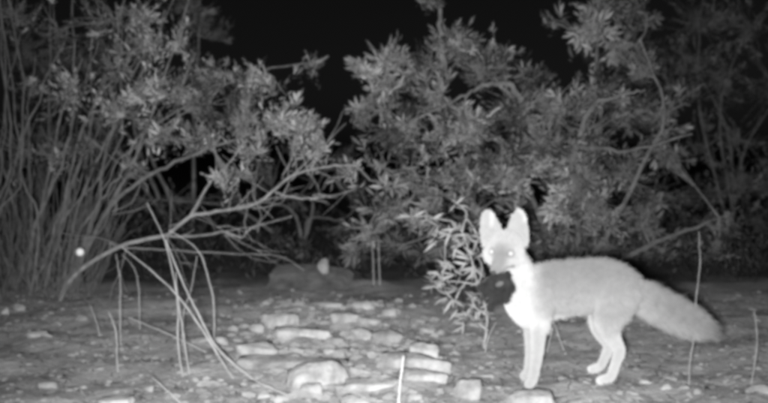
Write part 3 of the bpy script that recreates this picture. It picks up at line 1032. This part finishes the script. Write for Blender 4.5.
def ear(mb, base, tip, D, lean):
    n, sides = 14, 24
    b, t = np.array(base, float), np.array(tip, float)
    ax = (t - b) / np.linalg.norm(t - b)
    pr = np.array([-ax[1], ax[0]])
    verts, faces = [], []
    for i in range(n):
        k = i / (n - 1)
        w = np.interp(k, [0, .2, .45, .7, .88, 1], [12.2, 12.6, 11.5, 9.2, 6.5, 2.4])
        c = b + (t - b) * k
        for j in range(sides):
            a = 2 * math.pi * j / sides
            s = math.cos(a)
            q = c + pr * s * w
            dep = 0.020 * (1 - s * s) * (1 - 0.5 * k) * 1.0 + 0.0062 * math.sin(a) + lean * k
            verts.append(P(q[0], q[1], D + dep))
    for i in range(n - 1):
        for j in range(sides):
            j2 = (j + 1) % sides
            faces.append((i * sides + j, i * sides + j2, (i + 1) * sides + j2, (i + 1) * sides + j))
    faces.append(tuple(range(sides))[::-1])
    faces.append(tuple(range((n - 1) * sides, n * sides)))
    mb.add(verts, faces)


ear(fb, (493.5, 245), (486.5, 209.5), 3.06, .02)
ear(fb, (516.5, 245), (519.5, 209.0), 3.07, .02)

tmp_me = fb.mesh('fox_raw')
tmp = link('fox_raw', tmp_me)
bmx = bmesh.new()
bmx.from_mesh(tmp_me)
bmesh.ops.recalc_face_normals(bmx, faces=bmx.faces)
bmx.to_mesh(tmp_me)
bmx.free()
md = tmp.modifiers.new('remesh', 'REMESH')
md.mode = 'VOXEL'
md.voxel_size = 0.0042
sm = tmp.modifiers.new('smooth', 'SMOOTH')
sm.factor = 0.5
sm.iterations = 5
dg = bpy.context.evaluated_depsgraph_get()
dg.update()
body_me = bpy.data.meshes.new_from_object(tmp.evaluated_get(dg))
bpy.data.objects.remove(tmp)
body_me.name = 'body'
body_me.materials.clear()
body_me.materials.append(M['coat'])
body_me.polygons.foreach_set('use_smooth', [True] * len(body_me.polygons))
nv = len(body_me.vertices)
co = np.zeros(nv * 3)
body_me.vertices.foreach_get('co', co)
co = co.reshape(-1, 3)
no = np.zeros(nv * 3)
body_me.vertices.foreach_get('normal', no)
no = no.reshape(-1, 3)


def coat_value(c):
    """fur colour by place on the animal"""
    # work in body units: u along the body from the nose backwards, v upwards (pixel-sized units of 3.1 mm)
    u = 384 + c[:, 0] / DF * F
    v = 143 - (c[:, 2] - CAM_H) / DF * F
    val = 0.165 + 0.085 * smooth(258, 305, v)                               # back darker than the flank
    grizzle = np.array([noise.noise(Vector(q * 14)) for q in c])
    val = val * (1 + 0.10 * grizzle)
    val = val + 0.20 * smooth(309, 322, v) * smooth(604, 575, u) * (u > 536)
    hind = smooth(310, 345, v) * smooth(650, 625, u) * (u > 560)
    val = val + 0.10 * hind
    tail = smooth(632, 664, u)
    val = val * (1 - tail) + (0.19 + 0.06 * smooth(-8, 16, (v - 318) - (u - 680) * .55)) * tail
    tip = smooth(700, 718, u)
    val = val * (1 - 0.4 * tip)
    # white bib, throat and cheeks blending into the shoulder
    edge = 533 + np.interp(v, [235, 262, 285, 305, 325], [8, 1, -1, 1, 8]) + 4 * grizzle
    white = smooth(edge + 11, edge - 9, u)
    leg = smooth(318, 336, v) * (u < 560)
    val = val * (1 - leg) + 0.32 * leg
    val = val * (1 - white * (1 - leg)) + 0.39 * white * (1 - leg)
    # face
    s = (c - sk) @ rt_
    f_ = (c - sk) @ fw
    w_ = (c - sk) @ up_
    head = (np.abs(s) < .09) * (f_ > -.07) * (w_ > -.06) * (w_ < .16) * (u < 534)
    cheek = head * smooth(-.05, -.03, w_)
    val = val * (1 - cheek) + 0.335 * cheek
    brow = head * smooth(.002, .034, w_)
    val = val * (1 - brow) + 0.30 * brow
    ears = head * smooth(.045, .07, w_)
    val = val * (1 - ears) + 0.31 * ears
    bridge = head * smooth(.03, .065, f_) * smooth(-.04, -.02, w_) * smooth(.036, .012, np.abs(s))
    val = val * (1 - bridge) + 0.175 * bridge
    for e in (-1, 1):                                                       # dark rim round each eye
        de = np.sqrt((s - .030 * e) ** 2 + (f_ - .050) ** 2 + (w_ - .010) ** 2)
        rim = head * smooth(.019, .011, de)
        val = val * (1 - rim * .3)
    inner = head * smooth(.055, .075, w_) * smooth(.010, .003, np.abs(np.abs(s) - .046))
    val = val * (1 + inner * .28)
    lip = head * (f_ > .05) * smooth(.006, .002, np.abs(w_ + .031))
    val = val * (1 - lip * .6)
    return np.clip(val, 0, .8)


def set_coat(me, vals):
    at = me.color_attributes.new('coat', 'FLOAT_COLOR', 'POINT')
    a = np.ones((len(vals), 4))
    a[:, :3] = vals[:, None]
    at.data.foreach_set('color', a.ravel())


cv = coat_value(co)
set_coat(body_me, cv)
fox_loc = Vector((P(570, 383, DF)[0], DF, 0.0))
fox = root('fox', fox_loc, 'standing bushy-tailed fox with tall ears and a white chest, facing the camera', 'fox')
link('body', localise(body_me, fox_loc), fox)

# fur: short strands combed back and down
rng = np.random.default_rng(61)
NF = 60000
pick = rng.integers(0, nv, NF)
p = co[pick]
n = no[pick]
u = 384 + p[:, 0] / DF * F
v = 143 - (p[:, 2] - CAM_H) / DF * F
flow = np.tile(np.array([0.55, 0.0, -0.55]), (NF, 1))
flow[(u < 535)] = [0.12, 0.0, -0.9]
flow[(u < 530) & (v < 242)] = [0.0, 0.1, 0.9]
flow[(u > 638)] = [0.85, 0, -0.5]
flow[(v > 335) & (u < 640)] = [0.0, 0, -1]
flow = flow - n * np.sum(flow * n, 1)[:, None]
L = np.full(NF, 0.013)
L[u < 535] = 0.016
L[v < 262] = np.where(u[v < 262] < 532, 0.009, L[v < 262])
L[(u < 532) & (v < 240)] = 0.005
L[u > 642] = 0.024
L[(v > 330) & (u < 640)] = 0.005
faceish = ((p - sk) @ fw > 0.03) & (u < 532)
L[faceish] = 0.004
clump = np.array([noise.noise(Vector(q * 55)) for q in p])
L *= rng.uniform(0.6, 1.25, NF) * (1 + 0.9 * np.clip(clump, -.5, 1))
d = n * 0.45 + flow * 0.9 + rng.normal(0, .16, (NF, 3))
d /= np.linalg.norm(d, axis=1)[:, None]
sd = np.cross(d, n + rng.normal(0, .2, (NF, 3)))
sd /= np.linalg.norm(sd, axis=1)[:, None] + 1e-9
p = p + rng.normal(0, .0015, (NF, 3))
wv = 0.0007
tip = p + d * L[:, None]
fv = np.stack([p - sd * wv, p + sd * wv, tip], 1).reshape(-1, 3) - np.array(fox_loc)
fme = bpy.data.meshes.new('fur')
fme.from_pydata(fv.tolist(), [], np.arange(NF * 3).reshape(-1, 3).tolist())
fme.materials.append(M['coat'])
fcv = np.repeat(cv[pick] * rng.uniform(.88, 1.1, NF) * (1 + 0.14 * clump), 3)
set_coat(fme, fcv)
link('fur', fme, fox, kind='stuff')
for s in (-1, 1):
    mb = MB()
    ellipsoid(mb, H(.030 * s, .050, .010), AX, (.0075, .006, .0068))
    link('eye', localise(mb.mesh('eye', M['eye']), fox_loc), fox)
mb = MB()
ellipsoid(mb, H(0, .134, -.014), AX, (.0085, .006, .007))
link('nose', localise(mb.mesh('nose', M['nose']), fox_loc), fox)

# ------------------------------------------------------------------ dark limp thing in its mouth
pb = MB()
DP = 2.975


def ploft(pts):
    c = [P(a, b, DP + d) for a, b, d, r in pts]
    arr = np.column_stack([np.array(c), [q[3] * DP / F for q in pts]])
    sp = spline(list(arr), 5)
    pb.tube(sp[:, :3], np.maximum(sp[:, 3], .002), 16, np.full(len(sp), .8))


ploft([(514, 287, .01, 2), (509, 287, .005, 7.5), (501, 286, 0, 12), (491, 287, 0, 9.5), (484, 288, 0, 5.5), (477, 287, .005, 2)])
ploft([(499, 290, 0, 8), (495, 297, 0, 4.5), (491, 304, .005, 2.8), (489, 311, .01, 1.5)])
ploft([(488, 288, 0, 5), (484, 294, 0, 2.6), (482, 300, .005, 1.6)])
ploft([(503, 279, .005, 7), (507, 275, .008, 4), (508, 271, .012, 2)])
ploft([(495, 270, .01, 3), (496, 275, .006, 5), (497, 281, .003, 9)])
ploft([(504, 290, .0, 8), (505, 297, .005, 5), (503, 302, .01, 2.5)])
raw = pb.mesh('prey_raw')
tmp = link('prey_raw', raw)
md = tmp.modifiers.new('remesh', 'REMESH')
md.mode = 'VOXEL'
md.voxel_size = 0.004
sm = tmp.modifiers.new('smooth', 'SMOOTH')
sm.iterations = 4
dg = bpy.context.evaluated_depsgraph_get()
dg.update()
pme = bpy.data.meshes.new_from_object(tmp.evaluated_get(dg))
bpy.data.objects.remove(tmp)
pme.materials.clear()
pme.materials.append(M['prey'])
pme.polygons.foreach_set('use_smooth', [True] * len(pme.polygons))
ploc = Vector(P(496, 285, DP))
prey = root('prey', ploc, "dark limp bundle hanging from the fox's mouth against its white chest", 'prey')
link('body', localise(pme, ploc), prey)
mb = MB()
ellipsoid(mb, P(499.5, 284, DP - .031), [[.92, 0, .39], [0, 1, 0], [-.39, 0, .92]], (.013, .006, .007))
link('pale_patch', localise(mb.mesh('pale_patch', M['prey_pale']), ploc), prey)

npv = len(pme.vertices)
pco = np.zeros(npv * 3)
pme.vertices.foreach_get('co', pco)
pco = pco.reshape(-1, 3)
pno = np.zeros(npv * 3)
pme.vertices.foreach_get('normal', pno)
pno = pno.reshape(-1, 3)
pk = rng.integers(0, npv, 5000)
d = pno[pk] * 0.6 + np.array([0.0, 0, -0.8]) + rng.normal(0, .45, (5000, 3))
d /= np.linalg.norm(d, axis=1)[:, None]
sd = np.cross(d, pno[pk] + rng.normal(0, .2, (5000, 3)))
sd /= np.linalg.norm(sd, axis=1)[:, None] + 1e-9
tipp = pco[pk] + d * rng.uniform(.005, .015, 5000)[:, None]
pv = np.stack([pco[pk] - sd * .0007, pco[pk] + sd * .0007, tipp], 1).reshape(-1, 3)
pf = bpy.data.meshes.new('fur')
pf.from_pydata(pv.tolist(), [], np.arange(15000).reshape(-1, 3).tolist())
pf.materials.append(M['prey'])
link('fur', pf, prey, kind='stuff')
